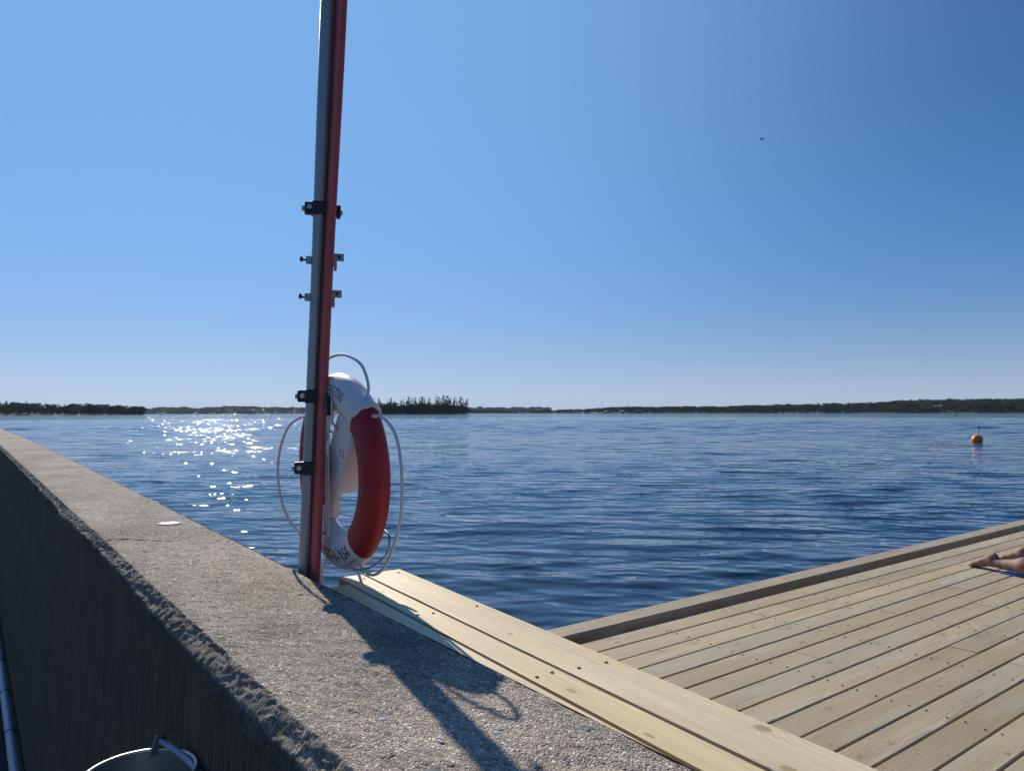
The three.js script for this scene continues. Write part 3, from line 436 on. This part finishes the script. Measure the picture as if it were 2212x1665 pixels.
// ------------------------------------------------------------------ sunbather and towel
{
  const PX = 3.153, PD = 5.081, turn = R(-69.5);
  const man = thing('person', 'bare legs of a sunbather lying face down on the jetty boards', 'person', [PX, DECK, -PD], turn);
  const caps = []; const chain = (...js) => { for (let k = 0; k + 1 < js.length; k++) caps.push([js[k], js[k + 1]]); };
  for (const s of [0, 1]) {
    const m = (z) => (s ? -0.42 - z : z), ox = s ? -0.085 : 0;
    for (let t = 0; t < 5; t++) { const z = (t - 2) * 0.0165 + 0.004; chain([ox + 0.002 + 0.008 * Math.abs(t - 1.2), 0.012, m(z), t === 0 ? 0.0115 : 0.0085], [ox + 0.045, 0.02, m(z * 0.95), 0.0125]); }
    chain([ox + 0.045, 0.026, m(0.016), 0.021], [ox + 0.10, 0.046, m(0.006), 0.029], [ox + 0.155, 0.078, m(0), 0.031], [ox + 0.176, 0.094, m(-0.001), 0.025]);
    chain([ox + 0.045, 0.026, m(-0.018), 0.019], [ox + 0.10, 0.044, m(-0.010), 0.026], [ox + 0.165, 0.058, m(0), 0.032]);
    chain([ox + 0.165, 0.062, m(0), 0.034], [ox + 0.225, 0.054, m(0), 0.031], [ox + 0.275, 0.058, m(0), 0.034], [ox + 0.38, 0.07, m(-0.004), 0.056], [ox + 0.47, 0.064, m(-0.01), 0.055], [0.62, 0.054, m(-0.03), 0.05], [0.84, 0.08, m(-0.07), 0.075], [1.02, 0.095, m(-0.12), 0.092]);
    chain([1.42, 0.10, m(-0.04), 0.07], [1.50, 0.06, m(0.10), 0.05], [1.72, 0.04, m(0.08), 0.04], [1.86, 0.035, m(-0.08), 0.03], [1.93, 0.025, m(-0.12), 0.022]);
  }
  chain([1.04, 0.115, -0.21, 0.115], [1.25, 0.11, -0.21, 0.115], [1.43, 0.12, -0.21, 0.13], [1.54, 0.11, -0.21, 0.07], [1.66, 0.105, -0.22, 0.085], [1.74, 0.10, -0.22, 0.078]);
  const N = 96, mc = new MarchingCubes(N, new THREE.MeshBasicMaterial(), false, false, 400000); mc.isolation = 0; mc.reset();
  const B = { x0: -0.12, x1: 2.02, y0: -0.02, y1: 0.30, z0: -0.66, z1: 0.24 }, fx = (t) => lerp(B.x0, B.x1, 0.22 * t + 0.78 * Math.pow(t, 1.9));
  for (let k = 0; k < N; k++) for (let j = 0; j < N; j++) for (let i = 0; i < N; i++) {
    const x = fx(i / N), y = lerp(B.y0, B.y1, j / N), z = lerp(B.z0, B.z1, k / N); let best = 9;
    for (const [a, b] of caps) {
      const dx = b[0] - a[0], dy = b[1] - a[1], dz = b[2] - a[2], t = clamp(((x - a[0]) * dx + (y - a[1]) * dy + (z - a[2]) * dz) / (dx * dx + dy * dy + dz * dz + 1e-9));
      const d = Math.hypot(x - a[0] - dx * t, y - a[1] - dy * t, z - a[2] - dz * t) - lerp(a[3], b[3], t), kk = 0.012, h = clamp(0.5 + 0.5 * (best - d) / kk);
      best = best > 1 ? Math.min(best, d) : lerp(best, d, h) - kk * h * (1 - h);
    }
    mc.field[k * N * N + j * N + i] = -best;
  }
  mc.update();
  const cnt = mc.count ?? mc.geometry.drawRange.count, src = mc.positionArray, p = new Float32Array(cnt * 3);
  for (let i = 0; i < cnt; i++) { const u = (src[i * 3] + 1) / 2, v = (src[i * 3 + 1] + 1) / 2, w = (src[i * 3 + 2] + 1) / 2; p[i * 3] = fx(u); p[i * 3 + 1] = lerp(B.y0, B.y1, v); p[i * 3 + 2] = lerp(B.z0, B.z1, w); }
  let g = new THREE.BufferGeometry(); g.setAttribute('position', new THREE.BufferAttribute(p, 3)); g = mergeVertices(g, 1e-5); g.computeVertexNormals();
  const q = g.attributes.position, cl = new Float32Array(q.count * 3);
  for (let i = 0; i < q.count; i++) { const x = q.getX(i), f = 0.88 + 0.24 * fbm(x * 22, q.getZ(i) * 22 + q.getY(i) * 19, 90, 3); let c = [0.26 * f, 0.138 * f, 0.10 * f]; if (x > 0.86 && x < 1.12) c = [0.02, 0.03, 0.08]; if (x > 1.62 && q.getZ(i) > -0.33 && q.getZ(i) < -0.1) c = [0.06, 0.035, 0.02]; cl.set(c, i * 3); }
  g.setAttribute('color', new THREE.BufferAttribute(cl, 3));
  part('body', g, new THREE.MeshPhysicalMaterial({ vertexColors: true, roughness: 0.68, sheen: 0.1 }), man);
  // towel, slightly rumpled
  const tg = new THREE.PlaneGeometry(1.75, 0.78, 90, 40).rotateX(-Math.PI / 2), tp = tg.attributes.position;
  for (let i = 0; i < tp.count; i++) { const x = tp.getX(i), z = tp.getZ(i); tp.setXYZ(i, x + 0.012 * Math.sin(z * 14), 0.006 + 0.012 * Math.pow(noise(x * 9, z * 7, 95), 2), z + 0.008 * Math.sin(x * 11)); }
  tg.computeVertexNormals();
  const back = tg.clone(); back.translate(0, -0.004, 0); back.index.array.reverse(); back.computeVertexNormals();
  const o = part('towel', plain([tg, back]), mat([0.07, 0.24, 0.62], 0.95), scene, [PX, DECK + 0.001, -PD]); o.rotation.y = turn; o.translateX(1.12); o.translateZ(-0.345);
  tag(o, 'bright blue towel spread on the jetty under the sunbather', 'towel');
}
console.log('person');

// ------------------------------------------------------------------ things out on the water
{
  const b = thing('mooring_buoy', 'round orange mooring buoy with a thin rod floating beyond the jetty', 'buoy', [24.88, 0, -39.17]);
  const pr = [[0, -0.2], [0.12, -0.19], [0.21, -0.1], [0.262, 0.04], [0.27, 0.12], [0.25, 0.22], [0.20, 0.30], [0.12, 0.345], [0.05, 0.355], [0, 0.355]].map((v) => new THREE.Vector2(...v));
  part('float', new THREE.LatheGeometry(pr, 32), mat([0.92, 0.20, 0.02], 0.4), b);
  const rod = part('rod', bar([0.03, 0.35, 0], [0.12, 0.74, 0], 0.014, 8), mat([0.05, 0.05, 0.06], 0.5), b); part('ring', new THREE.TorusGeometry(0.045, 0.014, 8, 18).translate(0.13, 0.785, 0), rod.material, b);
  const m = thing('channel_marker', 'dark channel marker post standing in the water near the right shore', 'marker', [178.7, 0, -294.2]);
  part('pile', new THREE.CylinderGeometry(0.16, 0.2, 2.4, 12).translate(0, 0.5, 0), mat([0.10, 0.11, 0.07], 0.8), m); part('cap', new THREE.CylinderGeometry(0.22, 0.22, 0.3, 12).translate(0, 1.75, 0), mat([0.16, 0.17, 0.08], 0.7), m);
  const n = thing('spar_buoy', 'small dark spar buoy floating before the hazy far shore', 'buoy', [-300, 0, -697]);
  part('float', new THREE.LatheGeometry([[0, -0.5], [0.7, -0.4], [0.75, 0.3], [0.3, 0.9], [0.22, 2.1], [0, 2.2]].map((v) => new THREE.Vector2(...v)), 14), mat([0.03, 0.035, 0.04], 0.7), n);
  // three sailing boats far off
  const boat = (az, dist, mast, label, sails) => {
    const t = thing('sailing_boat', label, 'boat', [Math.sin(R(az)) * dist, 0, -Math.cos(R(az)) * dist], R(35), 'sailing boats before the far shore');
    const L = mast * 0.75, h = new THREE.Shape(); h.moveTo(-L / 2, 0); h.quadraticCurveTo(0, -L * 0.17, L / 2, 0); h.quadraticCurveTo(0, L * 0.17, -L / 2, 0);
    const hull = new THREE.ExtrudeGeometry(h, { depth: L * 0.11, bevelEnabled: true, bevelSize: L * 0.02, bevelThickness: L * 0.02, bevelSegments: 2, curveSegments: 10 }).rotateX(-Math.PI / 2).translate(0, -L * 0.03, 0);
    part('hull', hull, mat([0.5, 0.5, 0.5], 0.5), t); part('cabin', rbox(L * 0.3, L * 0.05, L * 0.12, 0.05, 0, L * 0.12, 0), mat([0.55, 0.55, 0.55], 0.5), t); part('mast', bar([0.3, 0.5, 0], [0.3, mast, 0], 0.17, 8), mat([0.3, 0.3, 0.32], 0.5), t);
    if (sails) { const s = new THREE.Shape(); s.moveTo(0, 0); s.lineTo(-L * 0.42, 0); s.lineTo(0, mast * 0.8); part('mainsail', new THREE.ExtrudeGeometry(s, { depth: 0.06, bevelEnabled: false }).translate(0.1, L * 0.2, 0), mat([0.72, 0.71, 0.69], 0.8), t); }
  };
  boat(-25.62, 1150, 9.5, 'sailing boat with a tall bare mast off the left headland', false);
  boat(-19.61, 1900, 11, 'small white sailing boat left of the post before the far shore', true);
  boat(-17.78, 1900, 10.5, 'small white sailing boat nearest the post before the far shore', true);
}
{ // gull
  const g = thing('gull', 'small gull gliding high in the blue sky on the right', 'bird', [0.3473 * 105, EYE + 0.3772 * 105, -105], R(30)); g.rotation.z = 0.25;
  const prof = new THREE.LatheGeometry([[0, -0.2], [0.03, -0.17], [0.055, -0.05], [0.05, 0.06], [0.025, 0.15], [0, 0.19]].map((v) => new THREE.Vector2(...v)), 12).rotateX(Math.PI / 2);
  part('body', prof, mat([0.4, 0.4, 0.42], 0.8), g);
  const wing = (s) => { const sh = new THREE.Shape(); sh.moveTo(0, -0.06); sh.quadraticCurveTo(0.25, -0.02, 0.5, 0.1); sh.quadraticCurveTo(0.25, 0.08, 0, 0.07); const w = new THREE.ExtrudeGeometry(sh, { depth: 0.012, bevelEnabled: false, curveSegments: 8 }).rotateX(Math.PI / 2); if (s < 0) w.scale(-1, 1, 1); const q = w.attributes.position; for (let i = 0; i < q.count; i++) { const x = Math.abs(q.getX(i)); q.setY(i, q.getY(i) + 0.28 * Math.sin(Math.min(x / 0.3, 1) * 1.57) - 0.35 * Math.max(0, x - 0.28)); } w.computeVertexNormals(); part('wing', w, mat([0.07, 0.075, 0.08], 0.8), g); };
  wing(1); wing(-1);
}

// ------------------------------------------------------------------ shores
const soil = mat([0.030, 0.036, 0.020], 0.95), reed = mat([0.20, 0.15, 0.075], 0.95);
const leafMats = [[0.040, 0.068, 0.030], [0.058, 0.095, 0.032], [0.034, 0.056, 0.032], [0.070, 0.105, 0.036], [0.064, 0.080, 0.038]].map((c) => new THREE.MeshStandardMaterial({ color: rgb(...c), roughness: 0.9, side: THREE.DoubleSide }));
const bark = mat([0.085, 0.06, 0.045], 0.95);
// crown of many small leaf sprays grouped in clumps; kind 0 pine, 1 spruce, 2 broadleaf
function crown(seed, kind, h, sprays) {
  const r = rng(seed), pos = [], n = []; const clumps = [];
  if (kind === 1) for (let k = 0; k < 34; k++) { const t = (k + r() * 0.8) / 34, a = r() * 6.28, q = (1 - t) * 0.15 * h * (0.5 + 0.6 * r()); clumps.push([Math.cos(a) * q, h * (0.1 + 0.9 * t), Math.sin(a) * q, 0.060 * h * (1.25 - t)]); }
  else if (kind === 0) for (let k = 0; k < 26; k++) { const t = (k + r()) / 26, a = r() * 6.28, q = h * (0.02 + 0.12 * r() * (1.05 - t * t)); clumps.push([Math.cos(a) * q, h * (0.16 + 0.80 * t), Math.sin(a) * q, h * (0.078 - 0.038 * t) * (0.85 + 0.4 * r())]); }
  else for (let k = 0; k < 20; k++) { const a = r() * 6.28, c = 2 * r() - 1, q = Math.cbrt(0.25 + 0.75 * r()); clumps.push([Math.cos(a) * Math.sqrt(1 - c * c) * q * 0.33 * h, h * (0.56 + 0.36 * c * q), Math.sin(a) * Math.sqrt(1 - c * c) * q * 0.33 * h, h * (0.07 + 0.05 * r())]); }
  const big = Math.max(...clumps.map((c) => c[3]));
  for (let k = 0; k < sprays; k++) {
    let c; do c = clumps[Math.floor(r() * clumps.length)]; while (r() > c[3] / big);
    const a = r() * 6.28, b = 2 * r() - 1, q = Math.cbrt(r()) * c[3], s = Math.sqrt(1 - b * b), o = V(c[0] + Math.cos(a) * s * q * 1.25, c[1] + b * q * 0.8, c[2] + Math.sin(a) * s * q * 1.25);
    const w = c[3] * (0.22 + 0.3 * r()), u = V(r() - 0.5, r() - 0.5, r() - 0.5).normalize(), v = V(r() - 0.5, r() - 0.5, r() - 0.5).cross(u).normalize();
    const P4 = [[-1, -0.5], [1, -0.5], [0, 0.9]].map(([x, y]) => o.clone().addScaledVector(u, x * w).addScaledVector(v, y * w)), nn = u.clone().cross(v).normalize();
    for (const e of P4) { pos.push(e.x, e.y, e.z); n.push(nn.x, nn.y, nn.z); }
  }
  const g = new THREE.BufferGeometry(); g.setAttribute('position', new THREE.Float32BufferAttribute(pos, 3)); g.setAttribute('normal', new THREE.Float32BufferAttribute(n, 3)); return g;
}
const trunk = (h, r) => plain([new THREE.CylinderGeometry(r * 0.35, r, h * 0.92, 7).translate(0, h * 0.46, 0), bar([0, h * 0.55, 0], [h * 0.1, h * 0.72, 0.05 * h], r * 0.35, 5), bar([0, h * 0.6, 0], [-h * 0.09, h * 0.76, -0.04 * h], r * 0.35, 5)]);
const kinds = { pine: [0, 1, 2].map((k) => [crown(700 + k, 0, 1, 640), trunk(1, 0.016)]), spruce: [0, 1].map((k) => [crown(720 + k, 1, 1, 640), trunk(1, 0.014)]), broadleaf: [0, 1, 2, 3].map((k) => [crown(740 + k, 2, 1, 480), trunk(1, 0.018)]) };
const polar = (az, dist) => [Math.sin(R(az)) * dist, -Math.cos(R(az)) * dist];
function land(name, outline, heightFn, seed) {       // outline: list of [az, near, far]; a low shore that rises inland
  const p = [], id = [], rows = 7; outline.forEach(([az, n, f], i) => { for (let k = 0; k < rows; k++) { const t = k / (rows - 1), [x, z] = polar(az, lerp(n, f, t)); p.push(x, k === 0 ? -0.6 : 0.25 + heightFn(az) * Math.sin(Math.min(1, t * 1.25) * 1.57) * (0.85 + 0.3 * noise(az * 3, t * 4, seed)), z); } if (i) for (let k = 0; k + 1 < rows; k++) { const a = (i - 1) * rows + k, b = a + 1, c = a + rows, e = c + 1; id.push(a, c, b, b, c, e); } });
  const g = new THREE.BufferGeometry(); g.setAttribute('position', new THREE.Float32BufferAttribute(p, 3)); g.setIndex(id); g.computeVertexNormals(); return struct(name, g, soil);
}
// a wood that reads as one mass: instanced trees of mixed kinds
function wood(name, label, spots, mix, seed) {
  const r = rng(seed), m4 = new THREE.Matrix4(), qt = new THREE.Quaternion(), e = new THREE.Euler(), by = new Map(), cl = new THREE.Color();
  const g = new THREE.Group(); g.name = numbered(name); g.userData.kind = 'stuff'; tag(g, label, 'woodland'); scene.add(g);
  for (const s of spots) { const kind = mix(r(), s), k = Math.floor(r() * kinds[kind].length), key = kind + k; if (!by.has(key)) by.set(key, { geo: kinds[kind][k], list: [] }); const w = s.w * (kind === 'broadleaf' ? 1.15 : 1); by.get(key).list.push([s.x, s.y, s.z, s.h, w, r() * 6.28, r()]); }
  let n = 0; for (const { geo, list } of by.values()) for (const [gi, mm] of [[0, new THREE.MeshStandardMaterial({ color: 0xffffff, roughness: 0.9, side: THREE.DoubleSide })], [1, bark]]) {
    const im = new THREE.InstancedMesh(geo[gi], mm, list.length); im.name = gi ? `trunks_${++n}`.replace(/_\d+$/, '') : 'crowns'; im.userData.kind = 'stuff'; im.castShadow = im.receiveShadow = true;
    list.forEach(([x, y, z, h, w, a, t], i) => { m4.compose(V(x, y - 0.3, z), qt.setFromEuler(e.set(0, a, 0)), V(h * w, h, h * w)); im.setMatrixAt(i, m4); if (!gi) { const c = [[0.038, 0.066, 0.030], [0.056, 0.094, 0.032], [0.045, 0.070, 0.034], [0.066, 0.102, 0.036], [0.062, 0.080, 0.038]][Math.floor(t * 5)]; im.setColorAt(i, cl.setRGB(...c)); } }); g.add(im);
  }
}
const crestR = (az) => 1.5 + 3 * sstep(3, 9, az) + 2.5 * sstep(15, 21, az) + 8 * sstep(24, 36, az) * (0.8 + 0.3 * Math.sin(az * 0.7));
{ // left headland
  const nr = (az) => 1180 + 40 * Math.sin(az * 1.7), ht = (az) => 5 * sstep(-27.2, -31, az) * (0.8 + 0.35 * Math.sin(az * 0.9 + 1));
  const ol = []; for (let a = -52; a <= -26.6; a += 0.4) ol.push([a, nr(a), nr(a) + 60 + 260 * sstep(-26.5, -30, a)]); ol.push([-26.45, nr(-26.5) + 20, nr(-26.5) + 34]);
  land('left_headland', ol, ht, 3);
  const r = rng(61), sp = []; for (let i = 0; i < 950; i++) { const a = -26.75 - 25 * Math.pow(r(), 1.05), t = Math.pow(r(), 1.4), w = 40 + 230 * sstep(-26.5, -30, a), [x, z] = polar(a, nr(a) + 4 + t * w); sp.push({ x, z, y: 0.3 + ht(a) * Math.sin(Math.min(1, t * 1.2) * 1.57), h: (8 + 10 * Math.pow(r(), 1.5)) * (t < 0.06 ? 0.55 : 1) * (0.75 + 0.25 * sstep(-26.6, -29, a)), w: 0.9 + 0.5 * r() }); }
  wood('headland_wood', 'dark mixed woodland covering the low headland at the left edge', sp, (q) => q < 0.62 ? 'broadleaf' : q < 0.85 ? 'pine' : 'spruce', 71);
}
{ // hazy far shore on the left, several kilometres off
  const ht = (az) => 16 + 10 * sstep(-28, -24.5, az) - 7 * Math.exp(-Math.pow((az + 23.2) / 0.8, 2)) + 6 * Math.exp(-Math.pow((az + 20.8) / 1.6, 2)) - 3 * sstep(-20, -15, az) + 2.2 * Math.sin(az * 4.1) + 1.5 * Math.sin(az * 9.3);
  const ol = []; for (let a = -36; a <= 3; a += 0.15) ol.push([a, 4300, 4800]);
  const g = land('far_shore_hills', ol, ht, 9);
  const r = rng(62), sp = []; for (let i = 0; i < 2300; i++) { const a = -36 + 39 * r(), t = Math.pow(r(), 1.2), [x, z] = polar(a, 4306 + t * 480); sp.push({ x, z, y: ht(a) * Math.sin(Math.min(1, t * 1.25) * 1.57), h: 13 + 8 * r(), w: 1.5 + 0.8 * r() }); }
  wood('far_shore_wood', 'bluish woodland on the distant hazy shore behind the post', sp, (q) => q < 0.6 ? 'broadleaf' : 'pine', 72);
}
{ // pine island right of the lifebuoy: every tree its own thing
  const c = [], r = rng(63); const ol = []; for (let a = -13.2; a <= -3.35; a += 0.25) { const t = (a + 13.2) / 9.85, w = Math.sin(Math.PI * clamp(0.06 + 0.9 * t)); ol.push([a, 1085 - 22 * w, 1085 + 26 * w]); }
  land('pine_island', ol, (az) => 1.2 * Math.sin(Math.PI * clamp((az + 13.2) / 9.85)), 13);
  const pines = [[-12.9, 17], [-12.4, 21], [-11.9, 23], [-11.5, 20], [-11.0, 22.5], [-10.62, 20.5], [-10.0, 20.5], [-9.72, 22], [-9.45, 19.5], [-8.95, 19], [-8.78, 21], [-8.38, 23], [-8.12, 23.5], [-7.92, 22], [-7.55, 22.8], [-7.32, 23.2], [-7.12, 22.4], [-6.82, 21.2], [-6.28, 24.6], [-6.08, 23.6], [-5.85, 22], [-5.68, 24.8], [-5.48, 23.4], [-5.32, 25], [-5.12, 22.6], [-4.82, 22.4], [-4.62, 21], [-4.36, 23.2], [-4.18, 21.6], [-3.88, 20.2]].map(([a, h]) => [a + 0.32, h * 1.16]);
  const nth = (n) => n + (n % 10 === 1 && n !== 11 ? 'st' : n % 10 === 2 && n !== 12 ? 'nd' : n % 10 === 3 && n !== 13 ? 'rd' : 'th'), no = [0, 0];
  pines.forEach(([az, h], i) => { const k = (i * 7) % 5, spr = i % 2 === 0, v = spr ? kinds.spruce[i % 2] : kinds.pine[i % 3], [x, z] = polar(az, 1078 + (i % 5) * 5);
    const t = thing('pine_tree', spr ? `narrow pointed conifer on the island, ${nth(++no[0])} of its kind from the lifebuoy` : `tall dark pine on the island, ${nth(++no[1])} pine from the lifebuoy`, 'tree', [x, 0.3, z], i * 1.7, spr ? 'pointed conifers on the island' : 'tall pines on the island');
    const s = 0.9 + 0.35 * hash2(i, 3); const cr = part('crown', v[0], leafMats[i % 2 ? 2 : 0], t); cr.scale.set(h * s * 1.1, h, h * s * 1.1); const tr = part('trunk', v[1], bark, t); tr.scale.set(h, h, h); });
  for (let i = 0; i < 60; i++) { const az = -13.0 + 9.5 * (i + r()) / 60, end = clamp(Math.min(az + 13.3, -3.3 - az) / 1.2), h = (13 + 8 * r()) * (0.55 + 0.45 * end), [x, z] = polar(az, 1070 + 6 * r());
    const t = thing('broadleaf_tree', `low leafy tree under the island pines, ${nth(i + 1)} from the lifebuoy`, 'tree', [x, 0.2, z], i, 'leafy trees along the island shore'), v = kinds.broadleaf[i % 4]; const cr = part('crown', v[0], leafMats[i % 3 === 0 ? 3 : i % 3 === 1 ? 1 : 4], t); cr.scale.set(h * 1.5, h * 1.15, h * 1.5); cr.position.y = -h * 0.2; part('trunk', v[1], bark, t).scale.set(h, h, h); }
}
{ // right shore: from a low village shore near the island to the wooded rise at the right edge
  const nr = (az) => 2300 - 800 * sstep(2, 10, az) - 380 * sstep(12, 30, az) + 30 * Math.sin(az * 1.3);
  const ol = []; for (let a = -4.6; a <= 52; a += 0.3) ol.push([a, nr(a), nr(a) + 420]);
  land('right_shore', ol, (a) => crestR(a), 23);
  const r = rng(64), sp = []; const trees = 3300;
  for (let i = 0; i < trees; i++) { const a = -4.5 + 55 * Math.pow(r(), 0.98), t = Math.pow(r(), 1.5), f = nr(a) + 8 + t * 380, [x, z] = polar(a, f), sparse = a < 8.5 && t < 0.25 && hash2(Math.floor(a * 2.6), 3, 5) < 0.5; if (sparse && r() < 0.75) continue;
    sp.push({ x, z, y: 0.3 + crestR(a) * Math.sin(Math.min(1, t * 1.25) * 1.57), h: (7.5 + 6.5 * r()) * (0.85 + 0.15 * sstep(-3, 9, a)) * (t < 0.05 ? 0.6 : 1), w: 1.05 + 0.6 * r() }); }
  wood('right_shore_wood', 'continuous green woodland along the far shore right of the island', sp, (q) => q < 0.72 ? 'broadleaf' : q < 0.93 ? 'pine' : 'spruce', 73);
  // reed belt at the water under the right-hand rise
  const rg = []; for (let i = 0; i < 900; i++) { const a = 23.5 + 13 * r(), [x, z] = polar(a, nr(a) - 3 + 6 * r()); rg.push(new THREE.ConeGeometry(1.6 + r(), 1.8 + 1.6 * r(), 4, 1).translate(x, 0.9, z)); }
  const o = part('reed_belt', plain(rg), reed, scene); o.userData.kind = 'stuff'; tag(o, 'brown reed belt along the waterline of the right shore', 'reeds');
  // village houses
  const houses = [[0.05, 9, 3.2, 'grey', 0], [0.55, 12, 3.6, 'pale', 1], [1.15, 15, 3.4, 'white', 1], [4.55, 9, 3.6, 'grey', 0], [5.0, 15, 4.6, 'white', 1], [5.75, 12, 3.6, 'pale', 0], [7.35, 9, 3.4, 'grey', 1], [7.8, 8, 4.2, 'white', 0], [8.55, 9, 3.6, 'grey', 1], [9.9, 11, 4.0, 'pale', 0], [30.2, 9, 4.4, 'pale', 1]];
  const seen = new Set();
  houses.forEach(([az, w, h, tone, roofPale], i) => {
    const d = nr(az) + (i === 10 ? 70 : 16), [x, z] = polar(az, d), y = i === 10 ? 6 : 1.6, place = i === 0 ? 'leftmost on the village shore right of the island' : i === 10 ? 'alone among the trees on the right shore' : `on the village shore, number ${['', 'second', 'third', 'fourth', 'fifth', 'sixth', 'seventh', 'eighth', 'ninth', 'tenth'][i]} from the island`;
    const t = thing('house', `${tone} shore house ${place.replace('number ', '')}`, 'house', [x, y, z], -R(az) + (i % 3 - 1) * 0.25, 'houses on the far shore');
    const wc = { grey: [0.16, 0.15, 0.14], pale: [0.42, 0.40, 0.36], white: [0.70, 0.69, 0.66] }[tone], rc = roofPale ? [0.62, 0.62, 0.62] : [0.13, 0.07, 0.05];
    part('wall', box(w, h, 7, 0, h / 2 - 1.2, 0), mat(wc, 0.8), t);
    const s = new THREE.Shape(); s.moveTo(-4.3, 0); s.lineTo(4.3, 0); s.lineTo(0, h * 0.62); const rf = new THREE.ExtrudeGeometry(s, { depth: w + 0.8, bevelEnabled: false }).rotateY(Math.PI / 2).translate(-w / 2 - 0.4, h - 1.2, 0); const ro = part('roof', rf, mat(rc, 0.55), t); part('chimney', box(0.9, 1.4, 0.9, w * 0.2, h - 1.2 + h * 0.62, 0.8), mat([0.2, 0.12, 0.1], 0.9), ro);
    for (let k = 0; k < 3; k++) part('window', box(w * 0.12, h * 0.3, 0.12, (k - 1) * w * 0.29, h * 0.45 - 0.9, 3.5), mat([0.03, 0.035, 0.045], 0.2), t);
  });
  // moored boats along the right shore
  const spots = [[8.9, 7], [7.1, 5], [11.9, 5.5], [15.4, 4], [20.15, 8], [20.6, 5], [20.95, 6], [21.35, 9], [21.8, 7], [22.3, 5], [22.75, 6], [24.4, 6]], ord = ['first', 'second', 'third', 'fourth', 'fifth', 'sixth', 'seventh', 'eighth', 'ninth', 'tenth', 'eleventh', 'twelfth'];
  spots.sort((a, b) => a[0] - b[0]).forEach(([az, L], i) => {
    const [x, z] = polar(az, nr(az) - 10), t = thing('motor_boat', `white motor boat moored off the right shore, ${ord[i]} from the island`, 'boat', [x, 0, z], -R(az) + (i % 4) * 0.35, 'boats moored along the right shore');
    const h = new THREE.Shape(); h.moveTo(-L / 2, -L * 0.16); h.lineTo(L * 0.2, -L * 0.16); h.quadraticCurveTo(L * 0.42, -L * 0.1, L / 2, 0); h.quadraticCurveTo(L * 0.42, L * 0.1, L * 0.2, L * 0.16); h.lineTo(-L / 2, L * 0.16);
    part('hull', new THREE.ExtrudeGeometry(h, { depth: L * 0.14, bevelEnabled: true, bevelSize: 0.1, bevelThickness: 0.1, bevelSegments: 1 }).rotateX(-Math.PI / 2), mat([0.72, 0.72, 0.71], 0.4), t); part('cabin', rbox(L * 0.38, L * 0.16, L * 0.24, 0.12, -0.05 * L, L * 0.23, 0), mat([0.6, 0.6, 0.62], 0.4), t);
  });
  // two thin radio masts above the wood
  [[7.02, 'left'], [9.0, 'right']].forEach(([az, side]) => { const [x, z] = polar(az, 2400), t = thing('radio_mast', `thin lattice radio mast above the far wood, the ${side} one of two`, 'mast', [x, 4, z]); const gs = []; for (const [a, b] of [[-0.5, -0.3], [0.5, -0.3], [0, 0.55]]) gs.push(bar([a, 0, b], [a * 0.3, 32, b * 0.3], 0.22, 5)); part('lattice', plain(gs), mat([0.2, 0.2, 0.22], 0.6), t); part('antenna', bar([0, 31, 0], [0, 37, 0], 0.2, 5), mat([0.3, 0.3, 0.3], 0.5), t); });
}
console.log('shores');

scene.fog = new THREE.FogExp2(0xc4d6ea, 0.000035);

renderer.render(scene, camera);
